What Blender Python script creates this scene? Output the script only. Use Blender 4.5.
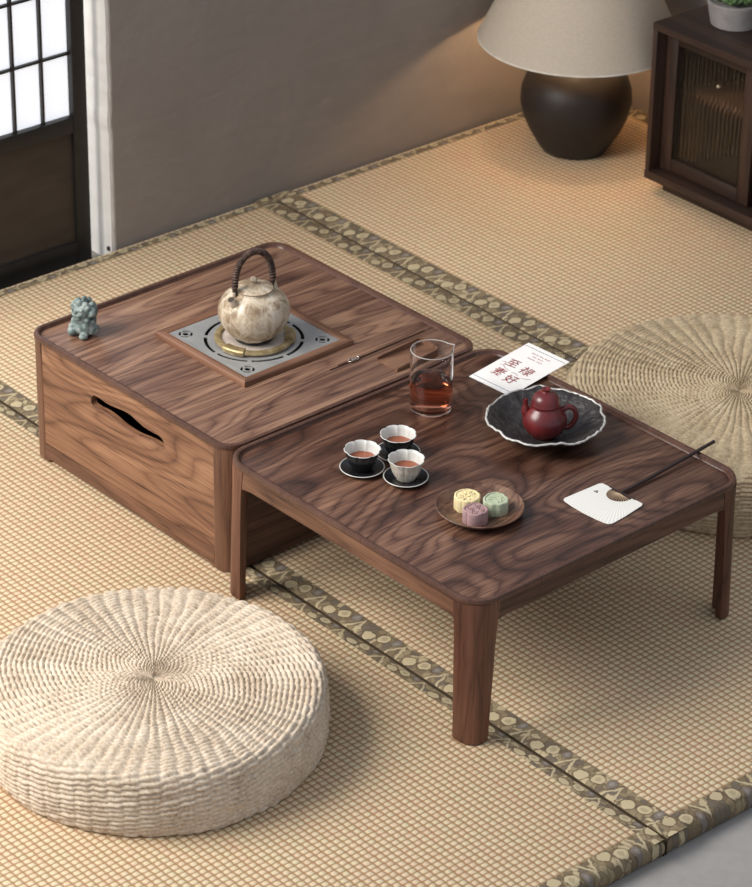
import bpy, bmesh, math, random
from math import pi, sin, cos, radians
from mathutils import Vector, Matrix, noise
for o in list(bpy.data.objects): bpy.data.objects.remove(o)
SC = bpy.context.scene
COL = SC.collection
MA = -0.02122683                      # the mats, walls and cabinet are turned this much against the table

# ------------------------------------------------------------------ camera
cd = bpy.data.cameras.new('camera'); cam = bpy.data.objects.new('camera', cd); COL.objects.link(cam)
cam.location = (3.85138509, -3.10904349, 3.11285587)
cam.rotation_euler = (1.05463191, -0.01490941, 0.84299808)
cd.sensor_fit = 'HORIZONTAL'; cd.sensor_width = 36; cd.lens = 3117.19329 * 36 / 752
cd.shift_x = 0.8786 / 752; cd.shift_y = -1.686 / 752
cd.clip_start = 0.1; cd.clip_end = 60
cd.dof.use_dof = True; cd.dof.focus_distance = 5.55; cd.dof.aperture_fstop = 11
SC.camera = cam
# ------------------------------------------------------------------ world and light
W = bpy.data.worlds.new('world'); SC.world = W; W.use_nodes = True
W.node_tree.nodes['Background'].inputs[0].default_value = (0.80, 0.88, 1.0, 1)
W.node_tree.nodes['Background'].inputs[1].default_value = 0.56
def area(name, loc, target, size, power, color, size_y=None, spread=pi):
    l = bpy.data.lights.new(name, 'AREA'); l.energy = power; l.color = color
    l.shape = 'RECTANGLE'; l.size = size; l.size_y = size_y or size; l.spread = spread
    o = bpy.data.objects.new(name, l); COL.objects.link(o); o.location = loc
    o.rotation_euler = (Vector(target) - Vector(loc)).to_track_quat('-Z', 'Y').to_euler()
    return o
area('window_light', (-1.15, -2.45, 2.75), (0.1, 0.1, 0.1), 2.3, 205, (1.0, 0.965, 0.91), 2.0)
area('door_daylight', (-1.75, 0.1, 0.9), (-1.2, 1.2, 0.3), 0.9, 5, (1.0, 0.99, 0.97), 0.9)
SC.view_settings.view_transform = 'Standard'; SC.view_settings.look = 'None'
SC.view_settings.gamma = 1; SC.view_settings.use_curve_mapping = False
SC.view_settings.exposure = 0.0

# ------------------------------------------------------------------ material helpers
def srgb(r, g, b):
    f = lambda c: (c / 255 / 12.92) if c / 255 <= 0.04045 else ((c / 255 + 0.055) / 1.055) ** 2.4
    return (f(r), f(g), f(b), 1)
class NT:
    def __init__(s, name):
        s.m = bpy.data.materials.new(name); s.m.use_nodes = True; s.t = s.m.node_tree; s.n = s.t.nodes
        s.b = s.n['Principled BSDF']; s._tc = None
    def new(s, ty): return s.n.new(ty)
    def link(s, a, b): s.t.links.new(a, b)
    def put(s, sock, v):
        if isinstance(v, bpy.types.NodeSocket): s.link(v, sock)
        else: sock.default_value = v
    def obj(s):
        if not s._tc: s._tc = s.new('ShaderNodeTexCoord')
        return s._tc.outputs['Object']
    def sep(s, v):
        n = s.new('ShaderNodeSeparateXYZ'); s.link(v, n.inputs[0]); return n.outputs
    def comb(s, x, y, z):
        n = s.new('ShaderNodeCombineXYZ')
        for i, v in enumerate((x, y, z)): s.put(n.inputs[i], v)
        return n.outputs[0]
    def M(s, op, a, b=0.0, c=0.0):
        n = s.new('ShaderNodeMath'); n.operation = op
        s.put(n.inputs[0], a); s.put(n.inputs[1], b)
        if op in ('MULTIPLY_ADD', 'COMPARE', 'SMOOTH_MIN', 'WRAP', 'PINGPONG'): s.put(n.inputs[2], c)
        return n.outputs[0]
    def mr(s, v, a, b, c=0.0, d=1.0):
        n = s.new('ShaderNodeMapRange'); s.put(n.inputs[0], v)
        for i, x in enumerate((a, b, c, d)): n.inputs[i + 1].default_value = x
        return n.outputs[0]
    def map(s, v, loc=(0, 0, 0), rot=(0, 0, 0), sc=(1, 1, 1)):
        n = s.new('ShaderNodeMapping'); s.link(v, n.inputs[0])
        n.inputs[1].default_value = loc; n.inputs[2].default_value = rot; n.inputs[3].default_value = sc
        return n.outputs[0]
    def noise(s, v, scale, detail=3, rough=0.5, dist=0.0, out=0):
        n = s.new('ShaderNodeTexNoise'); s.link(v, n.inputs['Vector'])
        n.inputs['Scale'].default_value = scale; n.inputs['Detail'].default_value = detail
        n.inputs['Roughness'].default_value = rough; n.inputs['Distortion'].default_value = dist
        return n.outputs[out]
    def voro(s, v, scale, feat='F1', out='Distance'):
        n = s.new('ShaderNodeTexVoronoi'); n.feature = feat; s.link(v, n.inputs['Vector']); n.inputs['Scale'].default_value = scale
        return n.outputs[out]
    def ramp(s, v, stops, interp='LINEAR'):
        n = s.new('ShaderNodeValToRGB'); s.link(v, n.inputs[0]); r = n.color_ramp; r.interpolation = interp
        while len(r.elements) < len(stops): r.elements.new(0.5)
        for e, (p, c) in zip(r.elements, stops): e.position = p; e.color = c
        return n.outputs[0]
    def mix(s, f, a, b, mode='MIX'):
        n = s.new('ShaderNodeMix'); n.data_type = 'RGBA'; n.blend_type = mode
        s.put(n.inputs[0], f); s.put(n.inputs[6], a); s.put(n.inputs[7], b)
        return n.outputs[2]
    def bump(s, h, strength=0.3, dist=0.001):
        n = s.new('ShaderNodeBump'); s.put(n.inputs['Height'], h)
        n.inputs['Strength'].default_value = strength; n.inputs['Distance'].default_value = dist
        s.link(n.outputs[0], s.b.inputs['Normal'])
    def fin(s, col=None, rough=0.5, spec=0.5, metal=0.0, **kw):
        if col is not None: s.put(s.b.inputs['Base Color'], col)
        s.put(s.b.inputs['Roughness'], rough); s.b.inputs['Specular IOR Level'].default_value = spec
        s.b.inputs['Metallic'].default_value = metal
        for k, v in kw.items(): s.put(s.b.inputs[k.replace('_', ' ')], v)
        return s.m
def plain(name, rgb, rough=0.5, spec=0.5, metal=0.0, var=0.08, vs=40, bump=0.0, bs=200, **kw):
    m = NT(name); c = srgb(*rgb); k = m.noise(m.obj(), vs, 4)
    lo = tuple(x * (1 - var * 2) for x in c[:3]) + (1,); hi = tuple(min(1, x * (1 + var * 2)) for x in c[:3]) + (1,)
    col = m.ramp(k, [(0.3, lo), (0.7, hi)])
    if bump: m.bump(m.noise(m.obj(), bs, 4), bump, 0.002)
    return m.fin(col, rough, spec, metal, **kw)

def walnut(name, axis, tones, off=(0, 0, 0), figure=20, plank=None, plank_axis=1, rough=0.36, stretch=8.0, spec=0.45, fs=1.2, line=.30, lo=.60, hi=1.30, warp=.35):
    """grain runs along object axis `axis`; tones = dark, mid, light"""
    m = NT(name); p = m.map(m.obj(), loc=off)
    if plank:
        x = m.sep(p); idx = m.M('FLOOR', m.M('DIVIDE', x[plank_axis], plank))
        wn = m.new('ShaderNodeTexWhiteNoise'); wn.noise_dimensions = '1D'; m.link(idx, wn.inputs['W'])
        va = m.new('ShaderNodeVectorMath'); va.operation = 'MULTIPLY_ADD'
        m.link(wn.outputs['Color'], va.inputs[0]); va.inputs[1].default_value = (7, 7, 7); m.link(p, va.inputs[2])
        pv = va.outputs[0]
    else: pv = p; wn = None
    sc = lambda al, ac: tuple(al if i == axis else ac for i in range(3))
    # level lines of a smooth field are the growth rings
    fld = m.noise(m.map(pv, sc=sc(1.0, stretch)), fs, 1.2, 0.4, 0.2)
    jit = m.noise(m.map(pv, sc=sc(9, 40)), 1.0, 2, .5)
    ph = m.M('ADD', m.M('MULTIPLY', fld, figure), m.M('MULTIPLY', jit, warp))
    si = m.M('ABSOLUTE', m.M('SINE', m.M('MULTIPLY', ph, pi)))
    ring = m.M('POWER', si, 0.45)                         # thin dark lines between broad bands
    band = m.M('MULTIPLY_ADD', m.M('SINE', m.M('MULTIPLY', ph, 2 * pi * .31)), 0.5, 0.5)
    fib = m.noise(m.map(pv, sc=sc(4, 210)), 1.0, 3, 0.65)
    pore = m.mr(m.noise(m.map(pv, sc=sc(14, 380)), 1.0, 1, .5), .58, .68)
    streak = m.noise(m.map(pv, sc=sc(1.8, 42)), 1.0, 4, 0.62, 0.25)
    tone = m.noise(m.map(pv, sc=sc(.9, 3.2)), 2.2, 2, 0.5, 0.4)
    v = m.M('ADD', m.M('MULTIPLY', ring, line), m.M('MULTIPLY', fib, .50))
    v = m.M('ADD', v, m.M('MULTIPLY', streak, 0.62)); v = m.M('ADD', v, m.M('MULTIPLY', tone, 0.42))
    v = m.M('ADD', v, m.M('MULTIPLY', band, 0.14)); v = m.M('SUBTRACT', v, m.M('MULTIPLY', pore, .20))
    if wn: v = m.M('ADD', v, m.M('MULTIPLY', wn.outputs['Value'], 0.12))
    d, mi, li = [srgb(*t) for t in tones]
    col = m.ramp(m.mr(v, lo + .06, hi + .06), [(0.0, d), (0.28, tuple(a * .5 + b * .5 for a, b in zip(d, mi))), (0.52, mi), (0.8, tuple(a * .5 + b * .5 for a, b in zip(mi, li))), (1.0, li)])
    if plank:
        f = m.M('ABSOLUTE', m.M('SUBTRACT', m.M('FRACT', m.M('DIVIDE', x[plank_axis], plank)), 0.5))
        col = m.mix(m.mr(f, 0.492, 0.5, 0, 0.5), col, d)
    m.bump(fib, 0.18, 0.0005)
    r = m.mr(fib, 0.3, 0.7, rough + 0.06, rough - 0.04)
    return m.fin(col, r, spec)

TD = ((38, 22, 17), (92, 60, 47), (140, 100, 78))          # table walnut
TB = ((56, 34, 24), (118, 80, 60), (158, 118, 92))         # box walnut
MT = {}
LIGHT = ((84, 54, 40), (128, 90, 68), (166, 126, 99))
MT['top'] = walnut('walnut_swirled', 1, ((32, 18, 14), (80, 52, 41), (140, 104, 83)), (3.1, .7, 0), 24, stretch=2.5, fs=2.1, line=.30, rough=.33, lo=.60, hi=1.30, warp=.9)
MT['box_top'] = walnut('walnut_planks', 1, ((50, 31, 25), (102, 71, 57), (158, 122, 98)), (1.3, 2.2, 0), 16, plank=0.1255, plank_axis=0, rough=0.36, stretch=9)
MT['panel'] = walnut('walnut_panel', 0, ((56, 34, 24), (122, 84, 62), (166, 124, 94)), (4.4, 0, 1.7), 22, rough=0.42, stretch=3.2, fs=1.7)
MT['rail'] = walnut('walnut_rail', 0, ((52, 31, 23), (102, 69, 51), (140, 100, 76)), (2.2, 1, 3), 9, rough=0.42, stretch=8)
MT['railY'] = walnut('walnut_rail_across', 1, ((40, 25, 19), (80, 53, 41), (118, 84, 66)), (2.2, 5, 3), 9, rough=0.4, stretch=8)
MT['post'] = walnut('walnut_post', 2, ((48, 29, 21), (96, 64, 48), (132, 94, 72)), (0, 3, 1), 9, rough=0.4, stretch=9)
MT['leg'] = walnut('walnut_leg', 2, ((48, 26, 19), (92, 57, 43), (126, 84, 64)), (6, 3, 1), 9, rough=0.38, stretch=9)
MT['rim'] = walnut('walnut_rim', 2, ((62, 40, 32), (92, 63, 51), (114, 82, 67)), (6, 3, 8), 2, rough=0.3, stretch=1, fs=3, line=.1)
MT['trim'] = walnut('walnut_light_trim', 1, LIGHT, (0, 0, 2), 5, rough=0.4, stretch=8)
MT['trimX'] = walnut('walnut_light_trim_across', 0, LIGHT, (0, 0, 2), 5, rough=0.4, stretch=8)
MT['tray'] = walnut('walnut_tray', 1, ((70, 46, 34), (118, 84, 66), (150, 114, 90)), (0, 0, 7), 8, rough=0.4, stretch=8)
MT['plate'] = walnut('walnut_plate', 1, ((50, 30, 22), (98, 68, 53), (150, 116, 92)), (0, 3, 7), 9, rough=0.4, stretch=6, fs=3)
MT['cab'] = walnut('cabinet_wood', 0, ((24, 15, 11), (42, 27, 20), (64, 43, 32)), (0, 0, 5), 8, rough=0.5, stretch=8)
MT['cabZ'] = walnut('cabinet_wood_upright', 2, ((26, 15, 11), (48, 31, 23), (70, 48, 36)), (0, 0, 5), 8, rough=0.5, stretch=8)

# woven tatami: small cells in a grid, warm lines between
def weave_mat():
    m = NT('woven_rush'); x = m.sep(m.obj())
    a = m.M('DIVIDE', x[0], 0.01265); b = m.M('DIVIDE', x[1], 0.01465)
    wob = m.noise(m.obj(), 60, 2)
    a = m.M('ADD', a, m.M('MULTIPLY', wob, 0.35)); b = m.M('ADD', b, m.M('MULTIPLY', wob, 0.25))
    sa = m.M('ABSOLUTE', m.M('SINE', m.M('MULTIPLY', a, pi))); sb = m.M('ABSOLUTE', m.M('SINE', m.M('MULTIPLY', b, pi)))
    ca = m.M('POWER', sa, 0.75); cb = m.M('POWER', sb, 0.8)
    h = m.M('MULTIPLY', ca, cb)
    ida = m.M('FLOOR', a); idb = m.M('FLOOR', b)
    wn = m.new('ShaderNodeTexWhiteNoise'); wn.noise_dimensions = '2D'; m.link(m.comb(ida, idb, 0.0), wn.inputs['Vector'])
    wb = m.new('ShaderNodeTexWhiteNoise'); wb.noise_dimensions = '1D'; m.link(idb, wb.inputs['W'])
    big = m.noise(m.obj(), 2.5, 2)
    hue = m.M('ADD', m.M('MULTIPLY', wn.outputs['Value'], 0.45), m.M('ADD', m.M('MULTIPLY', wb.outputs['Value'], 0.25), m.M('MULTIPLY', big, 0.4)))
    cell = m.ramp(hue, [(0.15, srgb(220, 196, 166)), (0.5, srgb(228, 207, 174)), (0.9, srgb(222, 208, 174))])
    la = m.mix(m.mr(hue, 0.2, 0.8), srgb(168, 124, 90), srgb(156, 126, 88))
    f = m.mr(h, 0.10, 0.72)
    st = m.noise(m.map(m.obj(), sc=(40, 900, 1)), 1.0, 2)
    col = m.mix(f, la, cell); col = m.mix(m.M('MULTIPLY', st, 0.22), col, srgb(190, 152, 112))
    m.bump(m.M('ADD', h, m.M('MULTIPLY', st, 0.12)), 0.8, 0.0016)
    return m.fin(col, 0.62, 0.3)
MT['weave'] = weave_mat()

def brocade(name, ax, t0, w, seed=0.0, P=0.112):
    """tape pattern: along object axis ax, across the other, starting at t0 with width w"""
    m = NT(name); x = m.sep(m.obj())
    s = x[ax]; t = m.M('DIVIDE', m.M('SUBTRACT', x[1 - ax], t0), w)
    dn = m.new('ShaderNodeVectorMath'); dn.operation = 'SCALE'
    nz = m.noise(m.obj(), 70, 2, out=1); m.link(nz, dn.inputs[0]); dn.inputs['Scale'].default_value = 1.0
    nn = m.sep(dn.outputs[0])
    s = m.M('ADD', s, m.M('MULTIPLY', m.M('SUBTRACT', nn[0], .5), 0.010)); t = m.M('ADD', t, m.M('MULTIPLY', m.M('SUBTRACT', nn[1], .5), 0.25))
    s = m.M('ADD', m.M('DIVIDE', s, P), seed); fs = m.M('FRACT', s)
    bgv = m.voro(m.map(m.comb(s, t, 0.0), sc=(9, 3.0, 1)), 1.0, 'F1', 'Color')
    bg = m.ramp(m.sep(bgv)[0], [(0.0, srgb(122, 106, 84)), (0.3, srgb(138, 122, 96)), (0.5, srgb(112, 101, 88)), (0.7, srgb(150, 134, 106)), (.85, srgb(184, 166, 134))], 'CONSTANT')
    edge = m.voro(m.map(m.comb(s, t, 0.0), sc=(9, 3.0, 1)), 1.0, 'DISTANCE_TO_EDGE')
    col = m.mix(m.mr(edge, 0.02, 0.09, 0.6, 0), bg, srgb(94, 80, 64))
    def blob(cx, cy, rx, ry, rgb, inner=None):
        nonlocal col
        dx = m.M('WRAP', m.M('SUBTRACT', s, cx), 0.5, -0.5)
        d = m.M('SQRT', m.M('ADD', m.M('POWER', m.M('DIVIDE', dx, rx), 2.0), m.M('POWER', m.M('DIVIDE', m.M('SUBTRACT', t, cy), ry), 2.0)))
        col = m.mix(m.mr(d, 1.35, 1.2, 0, 0.6), col, srgb(92, 78, 60))
        col = m.mix(m.mr(d, 1.05, 0.95), col, srgb(*rgb))
        if inner: col = m.mix(m.mr(d, 0.55, 0.45), col, srgb(*inner))
    zz = m.M('ABSOLUTE', m.M('SUBTRACT', m.M('SUBTRACT', m.M('PINGPONG', m.M('MULTIPLY', s, 6.0), 1.0), 0.2), t))
    col = m.mix(m.M('MULTIPLY', m.mr(zz, 0.16, 0.10), m.mr(m.M('ABSOLUTE', m.M('SUBTRACT', fs, 0.52)), 0.2, 0.17)), col, srgb(184, 168, 136))
    blob(0.10, 0.55, 0.105, 0.27, (188, 172, 140), (166, 152, 122))
    blob(0.33, 0.75, 0.075, 0.24, (124, 114, 106), (144, 134, 124))
    blob(0.84, 0.30, 0.11, 0.25, (184, 168, 136))
    m.bump(m.noise(m.obj(), 700, 2), 0.25, 0.0006)
    return m.fin(col, 0.85, 0.15)

# ------------------------------------------------------------------ mesh helpers
def link(name, bm, mat, parent=None, loc=(0, 0, 0), smooth=True, ang=40, rotz=0.0):
    bmesh.ops.recalc_face_normals(bm, faces=bm.faces)
    me = bpy.data.meshes.new(name); bm.to_mesh(me); bm.free()
    o = bpy.data.objects.new(name, me); COL.objects.link(o)
    if isinstance(mat, (list, tuple)):
        for mm in mat: me.materials.append(mm)
    else: me.materials.append(mat)
    if smooth:
        me.shade_smooth()
        try: me.set_sharp_from_angle(angle=radians(ang))
        except Exception: pass
    o.location = loc; o.rotation_euler = (0, 0, rotz)
    if parent: o.parent = parent
    return o
def tag(o, label, cat, group=None):
    o['label'] = label; o['category'] = cat
    if group: o['group'] = group
    return o
def thing(name, label, cat, loc=(0, 0, 0), rotz=0.0, group=None):
    o = bpy.data.objects.new(name, None); COL.objects.link(o); o.location = loc; o.rotation_euler = (0, 0, rotz)
    o.empty_display_size = 0.05
    return tag(o, label, cat, group)
def structure(o): o['kind'] = 'structure'; return o
def rr(x0, y0, x1, y1, r, n=8):
    pts = []
    rs = r if isinstance(r, (list, tuple)) else (r,) * 4
    for (cx, cy, a, q) in ((x0, y0, pi, 0), (x1, y0, 1.5 * pi, 1), (x1, y1, 0, 2), (x0, y1, .5 * pi, 3)):
        R = rs[q]; ox = cx + R if cx == x0 else cx - R; oy = cy + R if cy == y0 else cy - R
        for k in range(n + 1): pts.append((ox + R * cos(a + k * pi / 2 / n), oy + R * sin(a + k * pi / 2 / n)))
    return pts
def loft(bm, loops, cap0=True, cap1=True, closed=False):
    vs = [[bm.verts.new(p) for p in L] for L in loops]; n = len(loops[0])
    pairs = list(zip(vs, vs[1:])) + ([(vs[-1], vs[0])] if closed else [])
    for a, b in pairs:
        for i in range(n):
            j = (i + 1) % n
            try: bm.faces.new((a[i], a[j], b[j], b[i]))
            except Exception: pass
    if not closed:
        if cap0: bm.faces.new(vs[0][::-1])
        if cap1: bm.faces.new(vs[-1])
    return vs
def rrloft(bm, x0, y0, x1, y1, r, prof, n=8, **kw):
    """prof = [(inset, z)]"""
    L = []
    for d, z in prof:
        R = max(r - d, 0.0008)
        L.append([(x, y, z) for x, y in rr(x0 + d, y0 + d, x1 - d, y1 - d, R, n)])
    loft(bm, L, **kw)
def box(bm, x0, y0, z0, x1, y1, z1, bev=0.0, seg=2):
    g = bmesh.ops.create_cube(bm, size=1)['verts']
    for v in g: v.co = Vector(((x0 + x1) / 2 + v.co.x * (x1 - x0), (y0 + y1) / 2 + v.co.y * (y1 - y0), (z0 + z1) / 2 + v.co.z * (z1 - z0)))
    if bev:
        es = list({e for v in g for e in v.link_edges})
        bmesh.ops.bevel(bm, geom=es, offset=bev, segments=seg, profile=0.5, affect='EDGES')
def lathe(bm, prof, n=64, f=None, cx=0, cy=0, close=False):
    """prof [(r,z)]; f(theta, i, r, z)->(r,z)"""
    rings = []
    for i, (r, z) in enumerate(prof):
        if r < 1e-6: rings.append([bm.verts.new((cx, cy, z))]); continue
        R = []
        for k in range(n):
            t = 2 * pi * k / n; rr_, zz = (f(t, i, r, z) if f else (r, z))
            R.append(bm.verts.new((cx + rr_ * cos(t), cy + rr_ * sin(t), zz)))
        rings.append(R)
    prs = list(zip(rings, rings[1:])) + ([(rings[-1], rings[0])] if close else [])
    for a, b in prs:
        for k in range(n):
            j = (k + 1) % n
            if len(a) == 1 and len(b) == 1: continue
            if len(a) == 1: bm.faces.new((a[0], b[j], b[k]))
            elif len(b) == 1: bm.faces.new((a[k], a[j], b[0]))
            else: bm.faces.new((a[k], a[j], b[j], b[k]))
def spline(pts, per=6):
    P = [Vector(p) for p in pts]; out = []
    for i in range(len(P) - 1):
        p0 = P[max(i - 1, 0)]; p1 = P[i]; p2 = P[i + 1]; p3 = P[min(i + 2, len(P) - 1)]
        for k in range(per):
            t = k / per
            out.append(0.5 * ((2 * p1) + (p2 - p0) * t + (2 * p0 - 5 * p1 + 4 * p2 - p3) * t * t + (3 * p1 - p0 - 3 * p2 + p3) * t ** 3))
    out.append(P[-1]); return out
def tube(bm, pts, rad, n=12, caps=True, closed=False, flat=1.0):
    P = [Vector(p) for p in pts]; N = len(P); rings = []
    T = []
    for i in range(N):
        if closed: t = P[(i + 1) % N] - P[i - 1]
        else: t = P[min(i + 1, N - 1)] - P[max(i - 1, 0)]
        T.append(t.normalized())
    up = Vector((0, 0, 1))
    if abs(T[0].dot(up)) > .9: up = Vector((1, 0, 0))
    u = T[0].cross(up).normalized()
    for i in range(N):
        u = (u - T[i] * u.dot(T[i])).normalized(); w = T[i].cross(u)
        r = rad(i / (N - 1), i) if callable(rad) else rad
        rings.append([P[i] + u * cos(2 * pi * k / n) * r + w * sin(2 * pi * k / n) * r * flat for k in range(n)])
    loft(bm, rings, caps, caps, closed)
def holed(bm, outer, holes, h0, h1, plane='XY', at=None):
    """solid plate of outline `outer` (2D) with `holes`; h0..h1 along the third axis"""
    m = (lambda a, b, c: (a, b, c)) if plane == 'XY' else ((lambda a, b, c: (a, c, b)) if plane == 'XZ' else (lambda a, b, c: (c, a, b)))
    es = []; loops = []
    for L in [outer] + holes:
        vs = [bm.verts.new(m(a, b, h0)) for a, b in L]; loops.append(vs)
        for i in range(len(vs)): es.append(bm.edges.new((vs[i], vs[(i + 1) % len(vs)])))
    g = bmesh.ops.triangle_fill(bm, edges=es, use_beauty=True)
    fs = [f for f in g['geom'] if isinstance(f, bmesh.types.BMFace)]
    ex = bmesh.ops.extrude_face_region(bm, geom=fs)
    d = Vector(m(0, 0, h1 - h0))
    bmesh.ops.translate(bm, verts=[v for v in ex['geom'] if isinstance(v, bmesh.types.BMVert)], vec=d)
def circ(cx, cy, r, n=24): return [(cx + r * cos(2 * pi * k / n), cy + r * sin(2 * pi * k / n)) for k in range(n)]
def NB(): return bmesh.new()
def frame_loc(x, y, z=0): return (cos(MA) * x - sin(MA) * y, sin(MA) * x + cos(MA) * y, z)

# ------------------------------------------------------------------ room
bm = NB(); box(bm, -4, -5, -0.10, 6, 4, -0.036)
m = NT('concrete'); k = m.noise(m.obj(), 3, 6, 0.6); k2 = m.noise(m.obj(), 60, 3)
m.bump(k2, 0.1, 0.001)
structure(link('floor', bm, m.fin(m.ramp(m.M('ADD', m.M('MULTIPLY', k, .8), m.M('MULTIPLY', k2, .2)), [(0.3, srgb(138, 134, 130)), (0.7, srgb(164, 160, 156))]), 0.6, 0.3), rotz=MA, smooth=False))
def plaster(name, rgb):
    m = NT(name); k = m.noise(m.obj(), 1.6, 5, 0.6, 0.6); c = srgb(*rgb)
    sw = m.noise(m.map(m.obj(), rot=(0.4, 0, 0.2), sc=(3, 3, 14)), 2.0, 4, 0.6, 1.0)
    v = m.M('ADD', m.M('MULTIPLY', k, .7), m.M('MULTIPLY', sw, .3))
    m.bump(m.M('ADD', m.noise(m.obj(), 8, 4, .6, 1.0), m.M('MULTIPLY', sw, 0.6)), 0.35, 0.006)
    return m.fin(m.ramp(v, [(0.3, tuple(x * .86 for x in c[:3]) + (1,)), (0.7, tuple(x * 1.12 for x in c[:3]) + (1,))]), 0.75, 0.25)
MT['wall'] = plaster('grey_plaster', (146, 137, 130))
MT['white'] = plaster('white_plaster', (232, 228, 222))
WX, WY = -1.275, 2.185
bm = NB()
# back wall with a slightly uneven plaster edge at its end
ys = [0.694 + 0.0022 * noise.noise(Vector((0, 0, z * 31))) - (0.003 if 0.28 < z < 0.34 else 0) for z in [i * 0.02 for i in range(-2, 90)]]
zs = [i * 0.02 for i in range(-2, 90)]
loft(bm, [[(WX - 0.0, y, z), (WX - .004, WY + .15, z), (WX - .18, WY + .15, z), (WX - .18, y, z)] for y, z in zip(ys, zs)])
structure(link('wall_back', bm, MT['wall'], rotz=MA, smooth=False))
bm = NB(); box(bm, WX + 0.0, WY, -0.036, 2.6, WY + 0.15, 1.78)
structure(link('wall_right', bm, MT['wall'], rotz=MA, smooth=False))
bm = NB()   # whitewashed reveal of the opening, its face worn along the edge
loft(bm, [[(WX - 0.004 + 0.0015 * noise.noise(Vector((0, 5, z * 40))), y - .0005, z), (WX - .004, y - .009, z), (WX - .165, y - .009, z), (WX - .165, y - .0005, z)] for y, z in zip(ys, zs)])
structure(link('trim_1', bm, MT['white'], rotz=MA, smooth=False))
bm = NB(); box(bm, -1.62, -0.6, -0.05, WX + .001, 0.690, -0.0358, .001)
structure(link('trim_2', bm, plaster('sill_concrete', (150, 144, 136)), rotz=MA))
# small wall socket low in the reveal
bm = NB(); box(bm, WX - .018, 0.680, -0.010, WX - .010, 0.6845, 0.000, .001)
tag(link('door_latch', bm, plain('dark_metal', (60, 54, 50), .5), rotz=MA), 'small dark metal latch stub at the foot of the white door jamb', 'latch')

# ------------------------------------------------------------------ sliding lattice door
MT['black'] = plain('black_lacquer', (34, 32, 31), .45, .4, var=.1)
m = NT('dark_panel'); MT['dpanel'] = m.fin(m.ramp(m.noise(m.map(m.obj(), sc=(1, 1, 5)), 6, 4), [(0.3, srgb(62, 52, 44)), (0.7, srgb(74, 64, 54))]), .6, .3)
m = NT('lit_paper_pane')
m.b.inputs['Emission Color'].default_value = (0.93, 0.95, 1, 1); m.b.inputs['Emission Strength'].default_value = 0.75
MT['paper'] = m.fin(srgb(228, 228, 228), .7, .2)
DX = -1.305
door = bpy.data.objects.new('door_1', None); COL.objects.link(door); structure(door)
door.location = frame_loc(DX, 0.648, -0.0358); door.rotation_euler = (0, 0, MA)
DW, DH = 0.80, 1.5
def dbox(name, y0, z0, y1, z1, x0, x1, mat, b=.002):
    bm = NB(); box(bm, x0, y0, z0, x1, y1, z1, b); return link(name, bm, mat, door)
SW = .037
dbox('stile', -SW, 0, 0, DH, -.03, 0, MT['black']); dbox('stile', -DW, 0, -DW + SW, DH, -.03, 0, MT['black'])
dbox('rail', -DW + SW, 0, -SW, .062, -.03, -.001, MT['black']); dbox('rail', -DW + SW, .330, -SW, .368, -.03, -.001, MT['black'])
dbox('rail', -DW + SW, DH - .05, -SW, DH, -.03, -.001, MT['black'])
dbox('panel', -DW + SW - .002, .060, -SW + .002, .332, -.022, -.012, MT['dpanel'], 0)
dbox('paper_pane', -DW + SW - .002, .366, -SW + .002, DH - .048, -.022, -.018, MT['paper'], 0)
for i in range(1, 10):
    y = -SW - i * 0.0745
    dbox('muntin', y - .003, .366, y + .003, DH - .048, -.017, -.006, MT['black'], .001)
for i in range(1, 8): dbox('muntin', -DW + SW, .368 + i * .149 - .003, -SW, .368 + i * .149 + .003, -.017, -.007, MT['black'], .001)

# ------------------------------------------------------------------ tatami mats
MT['seam_shade'] = plain('seam_shade_brown', (70, 58, 44), .9, .1)
def tape_x(name, x0, x1, y0, y1, side, mat, parent):
    """long tape lying on the mat from y0 to y1; side = which edge it folds over (-1 low y, +1 high y)"""
    n = 60; L = []; e = .0012; t = .034
    if side < 0: prof = [(y1, .0002), (y1, e), (y0 + .005, e), (y0 + .001, -.001), (y0 - .0006, -.006), (y0 - .0006, -t), (y0 + .002, -t), (y0 + .002, -.006), (y0 + .006, -.0012)]
    else: prof = [(y0, .0002), (y0, e), (y1 - .005, e), (y1 - .001, -.001), (y1 + .0006, -.006), (y1 + .0006, -t), (y1 - .002, -t), (y1 - .002, -.006), (y1 - .006, -.0012)]
    bm = NB(); loft(bm, [[(x0 + (x1 - x0) * i / n, y, z) for y, z in prof] for i in range(n + 1)])
    for f in bm.faces:                      # turned-down side coloured dark, painting shade into the seam between mats
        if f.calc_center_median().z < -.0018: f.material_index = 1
    return link(name, bm, [mat, MT['seam_shade']], parent)
def tape_y(name, xi, xo, y0, y1, mat, parent):
    n = 40; s = 1 if xo > xi else -1; e = .0014; t = .0345
    prof = [(xi, .0002), (xi, e), (xo - s * .018, e), (xo - s * .012, .0002), (xo - s * .007, -.0025), (xo - s * .003, -.0065), (xo - s * .0005, -.0115), (xo + s * .0006, -.018), (xo - s * .0005, -.027), (xo - s * .004, -t), (xo - s * .007, -t), (xo - s * .005, -.02), (xo - s * .016, -.004)]
    bm = NB(); loft(bm, [[(x, y0 + (y1 - y0) * i / n + .0, z + .0006 * sin(i * 1.7) * (z < 0)) for x, z in prof] for i in range(n + 1)])
    return link(name, bm, mat, parent)
X0, X1 = -1.268, 1.092
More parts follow.
